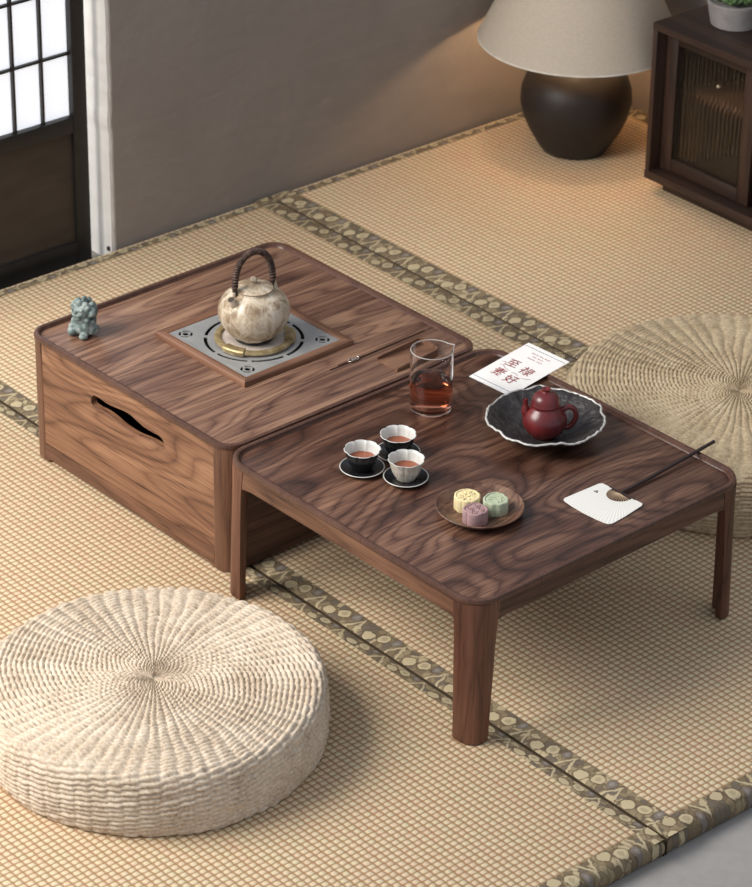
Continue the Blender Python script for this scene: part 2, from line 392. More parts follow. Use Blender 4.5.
def mat(label, y0, y1, tl, th):
    t = thing('tatami_mat', label, 'mat', (0, 0, 0), MA, 'tatami mats covering the floor')
    bm = NB(); rrloft(bm, X0 + .001, y0 + .0015, X1 - .0075, y1 - .0015, .004, [(.003, -.0355), (.0, -.032), (0, -.006), (.002, -.002), (.006, 0)], n=3)
    link('woven_surface', bm, MT['weave'], t)
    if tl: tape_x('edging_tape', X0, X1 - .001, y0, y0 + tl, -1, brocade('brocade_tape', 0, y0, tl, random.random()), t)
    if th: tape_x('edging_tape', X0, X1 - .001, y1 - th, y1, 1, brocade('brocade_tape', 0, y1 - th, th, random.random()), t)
    tape_y('end_binding', X0 + .034, X0 - .0005, y0 + .001, y1 - .001, brocade('brocade_binding', 1, X0, .036, random.random()), t)
    tape_y('end_binding', X1 - .042, X1, y0 + .001, y1 - .001, brocade('brocade_binding', 1, X1 - .045, .047, random.random()), t)
    return t
random.seed(4)
mat('woven tatami mat at the front left, under the brighter round cushion', -1.05, .0783, .03, .0265)
mat('woven tatami mat in the middle, under both low tables', .0826, 1.1340, .047, .048)
mat('woven tatami mat at the back right, under the table lamp and cabinet', 1.1365, 2.178, .058, .05)

# ------------------------------------------------------------------ box table (left)
BT = thing('low_box_table', 'low boxy walnut tea table with a wavy handle slot and a set-in stove plate', 'table', (-.628, .0195, .0012))
BW, BD, BH = .624, .643, .2758
def rimmed_top(w, d, r, h, matp, parent):
    """a raised rounded rim round a sunk board"""
    bm = NB(); rrloft(bm, 0, 0, w, d, r, [(.016, h - .0115), (.002, h - .0115), (.0004, h - .0108), (0, h - .0098), (0, h - .0045), (.0012, h - .0012), (.0042, h), (.0078, h), (.0098, h - .0012), (.0112, h - .006), (.0128, h - .0082), (.016, h - .0086)], n=16, closed=True)
    link('raised_rim', bm, MT['rim'], parent)
    bm = NB(); rrloft(bm, 0, 0, w, d, r, [(.0125, h - .0112), (.0125, h - .0084), (.0131, h - .0081)], n=16)
    link('tabletop', bm, matp, parent)
rimmed_top(BW, BD, .042, BH, MT['box_top'], BT)
P_ = .0025                      # posts stand just inside the edge of the top
for (ax, ay, rs) in ((P_, P_, (.036, .004, .004, .004)), (BW - P_ - .044, P_, (.004, .036, .004, .004)), (BW - P_ - .044, BD - P_ - .044, (.004, .004, .036, .004)), (P_, BD - P_ - .044, (.004, .004, .004, .036))):
    bm = NB(); L = []
    for d, z in ((.002, 0), (0, .002), (0, BH - .0112)):
        L.append([(x, y, z) for x, y in rr(ax + d, ay + d, ax + .044 - d, ay + .044 - d, [max(q - d, .001) for q in rs], 8)])
    loft(bm, L); link('corner_post', bm, MT['post'], BT)
cut = [(-0.4153, 0.2169), (-0.3972, 0.2175), (-0.3774, 0.2158), (-0.3535, 0.2172), (-0.3256, 0.2215), (-0.302, 0.2223), (-0.2827, 0.2178), (-0.2596, 0.2136), (-0.2363, 0.213), (-0.2131, 0.2139), (-0.2018, 0.2095), (-0.1974, 0.2001), (-0.2024, 0.192), (-0.2177, 0.1916), (-0.2331, 0.1921), (-0.2565, 0.1891), (-0.28, 0.1858), (-0.3035, 0.1848), (-0.3349, 0.1869), (-0.3583, 0.1915), (-0.3822, 0.1931), (-0.4105, 0.1911), (-0.4225, 0.1941), (-0.4249, 0.2051)]
cs = spline([(a + .628, b, 0) for a, b in cut] + [(cut[0][0] + .628, cut[0][1], 0)], 4)[:-1]
bm = NB(); holed(bm, [(.046, .040), (BW - .046, .040), (BW - .046, BH - .0112), (.046, BH - .0112)], [[(v.x, v.y) for v in cs]], .0045, .0185, 'XZ')
link('front_panel', bm, MT['panel'], BT, ang=50)
# light chamfer strip along the lower lip of the handle slot
low = [v for v in cs if True]
bm = NB(); tube(bm, [(v.x, .0046, v.y) for v in cs[44:92]], lambda t, i: .0013, 6)
link('handle_edge', bm, MT['trimX'], BT)
def foot_rail(x0, x1, lift=.007):
    pts = [(x0, .0395), (x0, .0)]
    pts += [(x0 + .006, .0)] + [(x0 + .006 + .012 * k / 5, lift * (0.5 - .5 * cos(pi * k / 5))) for k in range(1, 6)]
    pts += [(x1 - .006 - .012 * (5 - k) / 5, lift * (0.5 + .5 * cos(pi * k / 5))) for k in range(0, 5)] + [(x1 - .006, 0), (x1, 0), (x1, .0395)]
    return pts[::-1]
bm = NB(); holed(bm, foot_rail(.046, BW - .046), [], .0036, .0185, 'XZ'); link('foot_rail', bm, MT['rail'], BT, ang=30)
bm = NB(); box(bm, .046, BD - .0185, .0, BW - .046, BD - .0036, BH - .0112, .001); link('back_panel', bm, MT['panel'], BT)
for nm, xa in (('side_panel', .0036), ('side_panel', BW - .0185)):
    bm = NB(); box(bm, xa, .046, .004, xa + .015, BD - .046, BH - .0112, .001); link(nm, bm, MT['railY'], BT)
bm = NB(); box(bm, .02, .02, .04, BW - .02, BD - .02, .052); link('bottom_board', bm, MT['railY'], BT)

# stove plate with its wooden frame, lying in the box table
SX, SY = -.316, .343; HS = .138
ST = thing('tea_stove', 'square steel tea stove plate in a pale wooden frame, under the mottled kettle', 'stove', (SX, SY, .2692))
bm = NB()
for k in range(4):
    L = []
    for (d, z) in ((0, -.0), (0, .009), (.0015, .0108), (.016, .0108), (.0185, .0085), (.0185, 0)):
        pass
    a = k * pi / 2
    def P(u, v, z): return (u * cos(a) - v * sin(a), u * sin(a) + v * cos(a), z)
    prof = [(0, 0), (0, .0088), (.0016, .0108), (.0165, .0108), (.019, .0085), (.019, 0)]
    e0 = [P(-HS + d, -HS + d, z) for d, z in prof]; e1 = [P(HS - d, -HS + d, z) for d, z in prof]
    b2 = NB(); loft(b2, [e0, e1]); link('wooden_frame', b2, MT['trimX'] if k % 2 == 0 else MT['trim'], ST, ang=60)
bm.free()
m = NT('brushed_steel'); br = m.noise(m.map(m.obj(), sc=(8, 240, 1)), 1, 4, .6); cl = m.noise(m.obj(), 16, 3)
m.bump(br, .12, .0004)
MT['steel'] = m.fin(m.ramp(m.M('ADD', m.M('MULTIPLY', br, .4), m.M('MULTIPLY', cl, .6)), [(0.3, srgb(150, 150, 150)), (0.7, srgb(184, 183, 180))]), m.mr(br, .3, .7, .36, .48), .5, .35)
def arc(r0, r1, a0, a1, cx=0, cy=0, n=14):
    return [(cx + r1 * cos(a0 + (a1 - a0) * i / n), cy + r1 * sin(a0 + (a1 - a0) * i / n)) for i in range(n + 1)] + [(cx + r0 * cos(a1 - (a1 - a0) * i / n), cy + r0 * sin(a1 - (a1 - a0) * i / n)) for i in range(n + 1)]
OX, OY = .005, -.004
holes = [arc(.0915, .0985, radians(45 * k + 2.5), radians(45 * k + 42.5), OX, OY) for k in range(8)]
for sx in (-1, 1):
    for sy in (-1, 1):
        cx, cy = sx * .0950, sy * .0950
        holes.append(circ(cx, cy, .0062, 14))
        holes += [arc(.0096, .0142, radians(q + 9), radians(q + 81), cx, cy, 6) for q in (0, 90, 180, 270)]
q = HS - .0195
bm = NB(); holed(bm, [(-q, -q), (q, -q), (q, q), (-q, q)], holes, .0062, .0082); link('steel_plate', bm, MT['steel'], ST, smooth=False)
bm = NB(); box(bm, -q, -q, .0004, q, q, .0026); link('base_tray', bm, plain('stove_black', (16, 15, 15), .8, .2), ST)
m = NT('antique_brass'); kb = m.noise(m.obj(), 60, 4, .6)
MT['brass'] = m.fin(m.ramp(kb, [(0.3, srgb(132, 112, 78)), (0.55, srgb(168, 148, 108)), (0.75, srgb(204, 190, 150))]), .42, .5, .4)
RX, RY = .009, -.007
bm = NB(); lathe(bm, [(.078, .0125), (.0788, .0145), (.077, .0185), (.0715, .020), (.066, .0185), (.064, .015), (.066, .012), (.072, .011)], 96, close=True, cx=RX, cy=RY); link('burner_ring', bm, MT['brass'], ST)
bm = NB(); lathe(bm, [(0, .0085), (.070, .0085), (.070, .0125), (.064, .0142), (.045, .0142), (.040, .0125), (0, .0125)], 72, cx=RX, cy=RY); link('burner_dish', bm, plain('pale_ceramic', (196, 184, 174), .3, .5), ST)
bm = NB()
for r in (.012, .02, .028, .036):
    tube(bm, [(RX + r * cos(2 * pi * k / 40), RY + r * sin(2 * pi * k / 40), .0152) for k in range(40)], .0022, 8, closed=True)
link('heating_coil', bm, plain('coil_black', (34, 32, 34), .4), ST)
for a in (-72, 170, 50):
    a = radians(a); bm = NB(); n = 10; L = []
    for i in range(n + 1):
        b = a + radians(-17 + 34 * i / n); L.append([(RX + r * cos(b), RY + r * sin(b), z) for r, z in ((.0815, .011), (.0822, .019), (.080, .0215), (.066, .0225), (.062, .0205), (.062, .015))])
    loft(bm, L); link('clamp', bm, MT['brass'], ST)

# kettle
def mottled(name, cols, sc, bumpy=.5):
    m = NT(name); p = m.map(m.obj(), sc=(1, 1, .5)); ng = m.noise(p, sc * .9, 5, .62, .9)
    big = m.noise(m.map(m.obj(), loc=(.3, .2, 0)), sc * .35, 2)
    ed = m.voro(m.map(p, loc=(.3, .1, 0)), sc * 1.1, 'DISTANCE_TO_EDGE')
    v = m.M('ADD', m.M('MULTIPLY', ng, 1.0), m.M('MULTIPLY', big, .5))
    c = m.ramp(v, [(0.60, srgb(*cols[0])), (0.72, srgb(*cols[1])), (0.84, srgb(*cols[2])), (1.0, srgb(*cols[3]))])
    c = m.mix(m.mr(ed, .0, .07, .3, 0), c, srgb(*cols[4]))
    m.bump(m.M('ADD', ed, m.M('MULTIPLY', m.noise(p, sc * 3, 4), .3)), bumpy * .5, .002)
    return m.fin(c, m.mr(ng, .3, .7, .3, .5), .5)
MT['kettle'] = mottled('ash_glaze', ((220, 206, 186), (194, 176, 150), (152, 130, 104), (122, 100, 78), (232, 222, 206)), 38)
KZ = .2890
KT = thing('kettle', 'round mottled cream stoneware kettle with bound dark overhead handle, on the stove', 'kettle', (SX + RX + .002, SY + RY - .002, KZ))
def kf(t, i, r, z):
    k = noise.noise(Vector((cos(t) * 1.6, sin(t) * 1.6, z * 18))) * .0016
    return r + k + .0007 * sin(11 * t + z * 60) * (z < .07), z
prof = [(0, 0), (.034, 0), (.040, .002), (.052, .012), (.063, .028), (.0695, .045), (.0705, .057), (.068, .070), (.061, .083), (.050, .0925), (.040, .097), (.0385, .0985), (.0392, .1010), (.0375, .1022), (.034, .1015), (.033, .097), (0, .096)]
bm = NB(); lathe(bm, prof, 96, kf); kb_ = link('body', bm, MT['kettle'], KT, ang=70)
bm = NB(); lathe(bm, [(0, .1015), (.037, .1015), (.0378, .1025), (.0372, .1042), (.0345, .1052), (.028, .1085), (.016, .1115), (.006, .1125), (0, .113)], 64)
lid = link('lid', bm, MT['kettle'], KT)
bm = NB(); lathe(bm, [(.0375, .1020), (.0388, .1022), (.0392, .1030), (.0384, .1040), (.0370, .1042)], 64, close=True); link('lid_edge', bm, plain('brown_lid_edge', (128, 106, 82), .5), lid)  # thin darker brown ring round the lid
bm = NB(); lathe(bm, [(0, .111), (.0045, .1115), (.0045, .1145), (.0065, .117), (.0078, .1205), (.0065, .124), (.003, .126), (0, .1262)], 24); link('knob', bm, MT['kettle'], lid)
hd = Vector((.15, 1, 0)).normalized(); sd = -hd
bm = NB(); sv = Vector((.12, -1, 0)).normalized()
sp = [Vector((0, 0, .080)) + sv * .048, Vector((0, 0, .088)) + sv * .055, Vector((0, 0, .095)) + sv * .0605, Vector((0, 0, .101)) + sv * .0640]
pts = spline(sp, 5); L = []
tube(bm, pts, lambda t, i: .0125 - .0062 * min(1, t * 1.3), 18, caps=False)
pin = [p for p in pts]; 
spt = link('spout', bm, MT['kettle'], KT)
bm = NB(); tube(bm, [pts[-1] - (pts[-1] - pts[-2]) * .4, pts[-3], pts[4]], lambda t, i: .0058, 18, caps=True); link('spout_shade_plug', bm, plain('spout_shade', (58, 44, 34), .6), spt)  # dark plug that paints the shade inside the spout opening
for s in (-1, 1):
    bm = NB(); c = Vector((0, 0, .094)) + hd * .045 * s
    tube(bm, [c + Vector((0, 0, -.008)) + hd * .004 * s, c + hd * .0015 * s + Vector((0, 0, .004)), c + Vector((0, 0, .011))], lambda t, i: .0062 - .0012 * t, 12)
    link('lug', bm, MT['kettle'], KT)
bm = NB(); n = 64; pts = []
for i in range(n + 1):
    a = pi * i / n; wd = .0425 * cos(a); h = .098 + .082 * (sin(a) ** .8)
    pts.append(-hd * wd * (1 + .10 * sin(a)) + Vector((0, 0, h)))
tube(bm, pts, lambda t, i: .0050, 12)
hk = link('handle', bm, plain('handle_core', (58, 42, 34), .6), KT)
bm = NB(); hel = []
for i in range(0, 1500):
    t = .03 + .94 * i / 1499; f = t * n; j = min(int(f), n - 1); p = pts[j].lerp(pts[j + 1], f - j); tg = (pts[min(j + 1, n)] - pts[max(j, 0)]).normalized()
    u = tg.cross(Vector((hd.y, -hd.x, 0))).normalized(); w = tg.cross(u); a = i / 1499 * 2 * pi * 40
    hel.append(p + (u * cos(a) + w * sin(a)) * .0053)
tube(bm, hel, .0019, 6); m = NT('dark_rattan'); kk = m.noise(m.obj(), 120, 3)
link('cord_binding', bm, m.fin(m.ramp(kk, [(0.35, srgb(50, 34, 30)), (0.6, srgb(86, 64, 54)), (.8, srgb(150, 128, 108))]), .55, .4), hk)

# guardian figurine: one remeshed body
m = NT('celadon_stone'); kk = m.noise(m.obj(), 90, 4); kn = m.noise(m.obj(), 300, 3)
m.bump(m.M('ADD', kk, m.M('MULTIPLY', kn, .4)), .5, .003)
MT['celadon'] = m.fin(m.ramp(kk, [(0.32, srgb(72, 86, 83)), (0.5, srgb(120, 134, 130)), (0.7, srgb(172, 180, 174))]), .45, .5)
bm = NB()
def ball(bm, x, y, z, rx, ry=None, rz=None, sub=3):
    g = bmesh.ops.create_icosphere(bm, subdivisions=sub, radius=1)['verts']
    for v in g: v.co = Vector((x + v.co.x * rx, y + v.co.y * (ry or rx), z + v.co.z * (rz or rx)))
# local: faces -y (turned by the object's rotation), x to its left
for a in [(0, 0, .018, .0215, .019, .0195), (0, -.004, .030, .016, .014, .014), (0, -.004, .050, .018, .016, .0155), (0, -.016, .046, .012, .008, .006), (0, -.0165, .0395, .010, .007, .0035),
          (-.012, -.016, .009, .0085, .0095, .0092), (.012, -.016, .006, .007, .009, .0062), (.013, -.008, .022, .006, .007, .014), (-.013, -.009, .024, .006, .007, .012), (-.014, -.016, .018, .006, .005, .006),
          (-.020, 0, .050, .006, .008, .009), (.020, 0, .048, .006, .007, .008), (0, -.010, .064, .007, .006, .007), (-.009, -.006, .063, .006, .006, .006), (.009, -.006, .062, .006, .006, .006),
          (0, -.021, .0515, .0042, .004, .0036), (-.0085, -.017, .056, .0045, .003, .0032), (.0085, -.017, .056, .0045, .003, .0032), (0, .002, .069, .005, .005, .005), (0, .016, .022, .012, .009, .018), (.006, .014, .045, .012, .008, .016), (-.006, .014, .045, .012, .008, .016),
          (-.018, .004, .013, .0065, .012, .010), (.018, .004, .013, .0065, .012, .010)]: ball(bm, *a)
for i in range(34):
    a = i * 2.39996; z = .030 + .036 * i / 34; r = .0178 - .006 * max(0, i - 24) / 10
    if sin(a) > -.6: ball(bm, r * cos(a), r * sin(a) * .95, z, .0048, sub=2)
for v in bm.verts: v.co.z = max(v.co.z, 0)
fg = link('lion_figurine', bm, MT['celadon'], None, (-.551, .106, .2690), rotz=radians(12))
fg.scale = (1.16, 1.16, 1.12)
tag(fg, 'small sea-green stone guardian lion figurine on the corner of the boxy table', 'figurine')
md = fg.modifiers.new('r', 'REMESH'); md.mode = 'VOXEL'; md.voxel_size = .0009; md.use_smooth_shade = True
md = fg.modifiers.new('s', 'SMOOTH'); md.iterations = 2; md.factor = .5

# tea needle and tea scoop tray
MT['needle'] = plain('bronze', (92, 66, 52), .35, .5, .5)
bm = NB(); zt = .2690
tube(bm, [(-.1265, .3755, zt + .001), (-.1258, .42, zt + .0018), (-.1275, .52, zt + .0018), (-.1314, .6266, zt + .001)], lambda t, i: .0014 if t < .95 else .0009, 8)
tube(bm, [(-.1305, .40, zt + .001), (-.1292, .43, zt + .002), (-.129, .47, zt + .0012)], .0011, 8)
nd = tag(link('tea_needle', bm, MT['needle'], None), 'thin bronze tea needle with a twisted silver loop, lying behind the small tray', 'tea needle')
bm = NB(); tube(bm, [(-.1268 + .0052 * cos(2 * pi * k / 24), .433 + .009 * sin(2 * pi * k / 24), zt + .0035 + .0015 * cos(4 * pi * k / 24)) for k in range(24)], .0013, 8, closed=True)
tube(bm, [(-.1268 + .0036 * cos(2 * pi * k / 24), .441 + .008 * sin(2 * pi * k / 24), zt + .0035 - .0015 * cos(4 * pi * k / 24)) for k in range(24)], .0012, 8, closed=True)
link('twisted_loop', bm, plain('silver', (190, 176, 166), .25, .5, .8), nd)
TR = thing('tea_scoop_tray', 'small open-ended walnut tea scoop tray on the boxy table, behind the glass pitcher', 'tray', (-.100, .472, .2692), radians(-2))
w_, l_, t_, hh = .062, .112, .0035, .0165
bm = NB(); out = [(0, 0)] + [(w_, 0)] + [(w_ - .012 + .012 * cos(a), l_ - .012 + .012 * sin(a)) for a in [k * pi / 16 for k in range(9)]] + [(.012 + .012 * cos(a), l_ - .012 + .012 * sin(a)) for a in [pi / 2 + k * pi / 16 for k in range(9)]]
holed(bm, out, [], 0, .003); link('tray_floor', bm, MT['tray'], TR)
inn = [(w_ - t_, 0)] + [(w_ - .012 + (.012 - t_) * cos(a), l_ - .012 + (.012 - t_) * sin(a)) for a in [k * pi / 16 for k in range(9)]] + [(.012 + (.012 - t_) * cos(a), l_ - .012 + (.012 - t_) * sin(a)) for a in [pi / 2 + k * pi / 16 for k in range(9)]] + [(t_, 0)]
ou2 = [(w_, 0)] + out[2:] + [(0, 0)]
bm = NB(); L = []
for (a, b) in zip(ou2, inn):
    k = min(1, max(a[1], .0) / .012 * .55 + .45) if a[1] < .012 else 1
    L.append([(a[0], a[1], .0028), (a[0], a[1], hh * k - .001), ((a[0] * 3 + b[0]) / 4, (a[1] * 3 + b[1]) / 4, hh * k), (b[0], b[1], hh * k), (b[0], b[1], .0028)])
loft(bm, L); link('tray_wall', bm, MT['tray'], TR, ang=50)

# ------------------------------------------------------------------ open table (right)
TX, TY = .023, -.0185
TBL = thing('low_table', 'low square walnut coffee table with rounded legs and raised rim, holding the teacups', 'table', (TX, TY, .0015))
TL, TH = .677, .2925
rimmed_top(TL, TL, .055, TH, MT['top'], TBL)
I = .0022; LW = .053
def leg_section(ax, ay, t, R, d):
    """L-like section wrapping the rounded corner at the origin, arms along +x and +y"""
    pts = [(ax - d, d), (ax - d, t - .004)] + [(ax - d - .004 , t - d)] + [(t + .010, t)] + [(t + .010 - .010 * sin(a), t + .010 - .010 * cos(a)) for a in [k * pi / 10 for k in range(1, 5)]] + [(t, t + .010), (t - d, ay - d - .004), (t - .004, ay - d), (d, ay - d)]
    pts += [(d + R * (1 - cos(a)), d + R * (1 - sin(a))) for a in [k * pi / 24 for k in range(13)]]
    return pts
for (cx, cy) in ((0, 0), (1, 0), (1, 1), (0, 1)):
    bm = NB(); L = []
    for z in (0, .0015, .06, .12, .18, .215, .235, TH - .0112):
        k = min(1, z / .24); f = .005 * max(0, (z - .215) / .058) ** 1.5
        ax = .047 + .005 * k + f; ay = .040 + .012 * k + f
        sec = leg_section(ax, ay, .018, .030 + .014 * k, .0012 if z == 0 else 0)
        L.append([((I + u) if cx == 0 else TL - I - u, (I + v) if cy == 0 else TL - I - v, z) for u, v in sec])
    loft(bm, L); link('leg', bm, MT['leg'], TBL, ang=45)
ah = .047
for k in range(4):
    bm = NB(); a0, a1 = LW + .004, TL - LW - .004
    # apron with a slightly arched underside
    n = 24; L = []
    for i in range(n + 1):
        u = a0 + (a1 - a0) * i / n; e = min(u - a0, a1 - u); zb = TH - ah - .004 * max(0, 1 - e / .03) ** 2
        L.append((u, zb))
    loops = []
    for u, zb in L:
        pr = [(.0032, TH - .0112), (.0032, zb + .002), (.005, zb), (.020, zb), (.022, zb + .002), (.022, TH - .0112)]
        loops.append([((u, d, z), (TL - d, u, z), (TL - u, TL - d, z), (d, TL - u, z))[k] for d, z in pr])
    loft(bm, loops); link('apron', bm, MT['rail'] if k % 2 == 0 else MT['railY'], TBL)

# ------------------------------------------------------------------ tea things on the open table
ZT = TH - .0081 + .0002 + .0015
from_here = set(bpy.data.objects)
def mat_glass():
    m = NT('clear_glass'); return m.fin((1, 1, 1, 1), .0, .5, 0, Transmission_Weight=1.0, IOR=1.30)
MT['glass'] = mat_glass()
def mat_tea(name, rgb, dens):
    m = NT(name); m.fin((1, 1, 1, 1), .02, .5, 0, Transmission_Weight=1.0, IOR=1.333)
    v = m.new('ShaderNodeVolumeAbsorption'); v.inputs[0].default_value = srgb(*rgb); v.inputs[1].default_value = dens
    m.link(v.outputs[0], m.n['Material Output'].inputs['Volume']); return m.m
GP = thing('glass_pitcher', 'clear glass pitcher half full of red-brown tea', 'pitcher', (.1075, .4205, ZT))
R_, H_ = .0405, .124
def gf(t, i, r, z):
    if z > .100 and r > .03:
        a = abs(((t - radians(72) + pi) % (2 * pi)) - pi); k = max(0, 1 - a / .40)
        r += .007 * k * k * (z - .100) / .024; z += .001 * k * k * (z > .12)
    return r, z
bm = NB(); lathe(bm, [(0, 0), (.036, 0), (.0393, .0012), (R_, .005), (R_, .06), (R_, .100), (R_, .112), (R_, H_ - .001), (R_ - .0018, H_ - .001), (R_ - .0018, .112), (R_ - .0018, .100), (R_ - .0018, .06), (R_ - .0018, .008), (R_ - .005, .0052), (0, .0050)], 96, gf)
link('glass_body', bm, MT['glass'], GP, ang=60)
m = NT('pale_rim_highlight'); m.fin(srgb(214, 206, 200), .25, .6, 0, Transmission_Weight=.45, IOR=1.3)  # pale rim colour stands in for a bright highlight on the glass edge
bm = NB(); lathe(bm, [(R_ + .0001, H_ - .0012), (R_, H_ - .0002), (R_ - .0009, H_ + .0003), (R_ - .0018, H_ - .0002), (R_ - .0019, H_ - .0012)], 96, gf, close=True); link('rim', bm, m.m, GP, ang=70)
bm = NB(); ri = R_ - .0010
lathe(bm, [(0, .0040), (R_ - .005, .0043), (ri, .0075), (ri, .0625), (ri - .0006, .0618), (ri - .002, .0615), (0, .0615)], 96)
link('tea', bm, mat_tea('red_tea', (240, 158, 74), 24), GP, ang=60)

MT['cream'] = plain('cream_glaze', (208, 206, 200), .28, .5, var=.04)
m = NT('ribbed_cream_glaze'); kk = m.noise(m.map(m.obj(), sc=(1, 1, .3)), 260, 3)
MT['creamrib'] = m.fin(m.ramp(kk, [(0.35, srgb(186, 174, 156)), (0.6, srgb(220, 212, 198))]), .35, .5)
MT['blackglaze'] = plain('black_glaze', (26, 26, 28), .22, .5, var=.1)
MT['teac'] = plain('tea_surface', (150, 84, 58), .06, .5, var=.03)
def saucer(loc, label):
    t = thing('saucer', label, 'saucer', loc, group='saucers under the teacups')
    bm = NB(); lathe(bm, [(0, .0012), (.017, .0012), (.018, 0), (.0205, 0), (.0215, .0018), (.030, .0042), (.0395, .0078), (.0405, .0086), (.0400, .0092), (.030, .0062), (.020, .0040), (0, .0036)], 64)
    link('dish', bm, MT['blackglaze'], t)
    bm = NB(); lathe(bm, [(.0394, .0080), (.0409, .0082), (.0412, .0090), (.0404, .0097), (.0392, .0092)], 64, close=True); link('rim_line', bm, MT['cream'], t)
    return t
def cup(loc, label, outm, rib, rot):
    t = thing('teacup', label, 'teacup', loc, rot, 'teacups on saucers')
    N = 8
    def pet(th, r, z, amt):
        c = abs(cos(N * th / 2)) ; f = (1 - c) ** 1.6
        return r * (1 - amt * f), z + .0004 * (1 - f) * (z > .036)
    def fo(th, i, r, z):
        k = max(0, (z - .004) / .036); return pet(th, r, z, .03 + .035 * k)
    prof_o = [(0, .0025), (.0145, .0025), (.0155, 0), (.0172, 0), (.0180, .0025), (.0215, .008), (.0255, .016), (.0282, .025), (.0306, .034), (.0330, .0395)]
    n = 160
    bm = NB(); lathe(bm, prof_o, n, fo); link('outer_wall', bm, outm, t, ang=80)
    bm = NB(); lathe(bm, [(.0330, .0394), (.0338, .0403), (.0330, .0411), (.0316, .0402), (.0288, .034), (.0265, .025), (.0236, .016), (.0195, .008), (.014, .0048), (0, .0042)], n, fo)
    link('inner_glaze', bm, MT['cream'], t, ang=80)
    bm = NB(); lathe(bm, [(0, .0222), (.0262, .0222)], n, lambda th, i, r, z: pet(th, r, z, .06)); link('tea', bm, MT['teac'], t)
    return t
cups = [((.200, .167), 'black fluted teacup with cream inside, nearest the boxy table corner, leftmost of three', 'blackglaze', .2, 'black pale-rimmed saucer under the leftmost black teacup'),
        ((.2005, .2535), 'black fluted teacup with cream inside, rearmost of three, behind the cream ribbed one', 'blackglaze', .5, 'black pale-rimmed saucer under the rearmost teacup, mostly hidden'),
        ((.2765, .2045), 'cream ribbed teacup filled with tea, frontmost of the three', 'creamrib', .35, 'black pale-rimmed saucer under the cream ribbed teacup')]
for (x, y), lb, mt, rt, sl in cups:
    saucer((x, y, ZT), sl); cup((x, y, ZT + .0041), lb, MT[mt], mt == 'creamrib', rt)

# plate with three cakes
PX, PY = .4485, .2245
bm = NB(); lathe(bm, [(0, 0), (.050, 0), (.056, .001), (.068, .008), (.0785, .0165), (.0793, .0185), (.0780, .0195), (.0755, .0185), (.066, .0105), (.056, .0058), (.050, .0050), (0, .0048)], 96)
pl = tag(link('wooden_plate', bm, MT['plate'], None, (PX, PY, ZT)), 'round dark wooden plate holding three small pastel cakes', 'plate')
def cake(name, label, x, y, rgb, fn, h, rot, pattern, rough=.75):
    t = thing(name, label, 'cake', (x, y, ZT + .0050), rot, 'small pastel cakes on the wooden plate')
    mt = plain(name + '_dough', rgb, rough, .3, var=.05, vs=120, bump=.12, Subsurface_Weight=.15, Subsurface_Scale=.004)
    bm = NB(); n = 120; L = []
    for s, z in ((.97, 0), (1, .002), (1, h - .003), (.985, h - .001), (.95, h), (.86, h), (.83, h - .0015), (.5, h - .0012), (.1, h - .0012)):
        L.append([(fn(2 * pi * k / n) * s * cos(2 * pi * k / n), fn(2 * pi * k / n) * s * sin(2 * pi * k / n), z) for k in range(n)])
    loft(bm, L); link('cake_body', bm, mt, t, ang=60)
    bm = NB()
    for c in pattern: tube(bm, [(a, b, h - .0008) for a, b in c], .0011, 8)
    link('pressed_pattern', bm, mt, t)
    return t
yl = lambda th: .0225 * (1 + .06 * abs(sin(5 * th)) ** .8)
pu = lambda th: .0215 * (1 + .17 * (abs(cos(2 * th)) ** .7) - .12)
gr = lambda th: .0225 * (1 + .05 * cos(3 * th) + .03 * cos(9 * th))
pt = [[(.0045 * cos(a), .0045 * sin(a)) for a in [k * pi / 6 for k in range(13)]]]
for k in range(10):
    a = k * pi / 5; pt.append([(.008 * cos(a), .008 * sin(a)), (.0135 * cos(a + .12), .0135 * sin(a + .12)), (.0165 * cos(a), .0165 * sin(a)), (.0135 * cos(a - .12), .0135 * sin(a - .12)), (.008 * cos(a), .008 * sin(a))])
cake('flower_cake', 'pale yellow fluted flower cake, rearmost on the left of the wooden plate', .4245, .2160, (232, 214, 166), yl, .026, .1, pt)
pp = []
for k in range(4):
    a = k * pi / 2 + pi / 4 * 0; cx, cy = .0115 * cos(a), .0115 * sin(a)
    pp.append([(cx + .0065 * cos(b), cy + .0065 * sin(b)) for b in [a + pi * .75 + j * pi / 8 for j in range(-0, 9)]]); pp.append([(cx + .003 * cos(b), cy + .003 * sin(b)) for b in [j * pi / 4 for j in range(9)]])
cake('clover_cake', 'mauve four-lobed cake, frontmost on the wooden plate', .4695, .1935, (170, 138, 138), pu, .027, .75, pp)
pg = [[(-.013, -.004), (-.006, .003), (0, .005), (.007, .004), (.013, -.003)], [(-.010, -.010), (-.003, -.004), (.004, -.005), (.010, -.009)], [(-.007, .010), (0, .012), (.007, .010)]]
cake('leaf_cake', 'pale green lobed cake on the right of the wooden plate', .4655, .2465, (178, 186, 158), gr, .026, .3, pg)

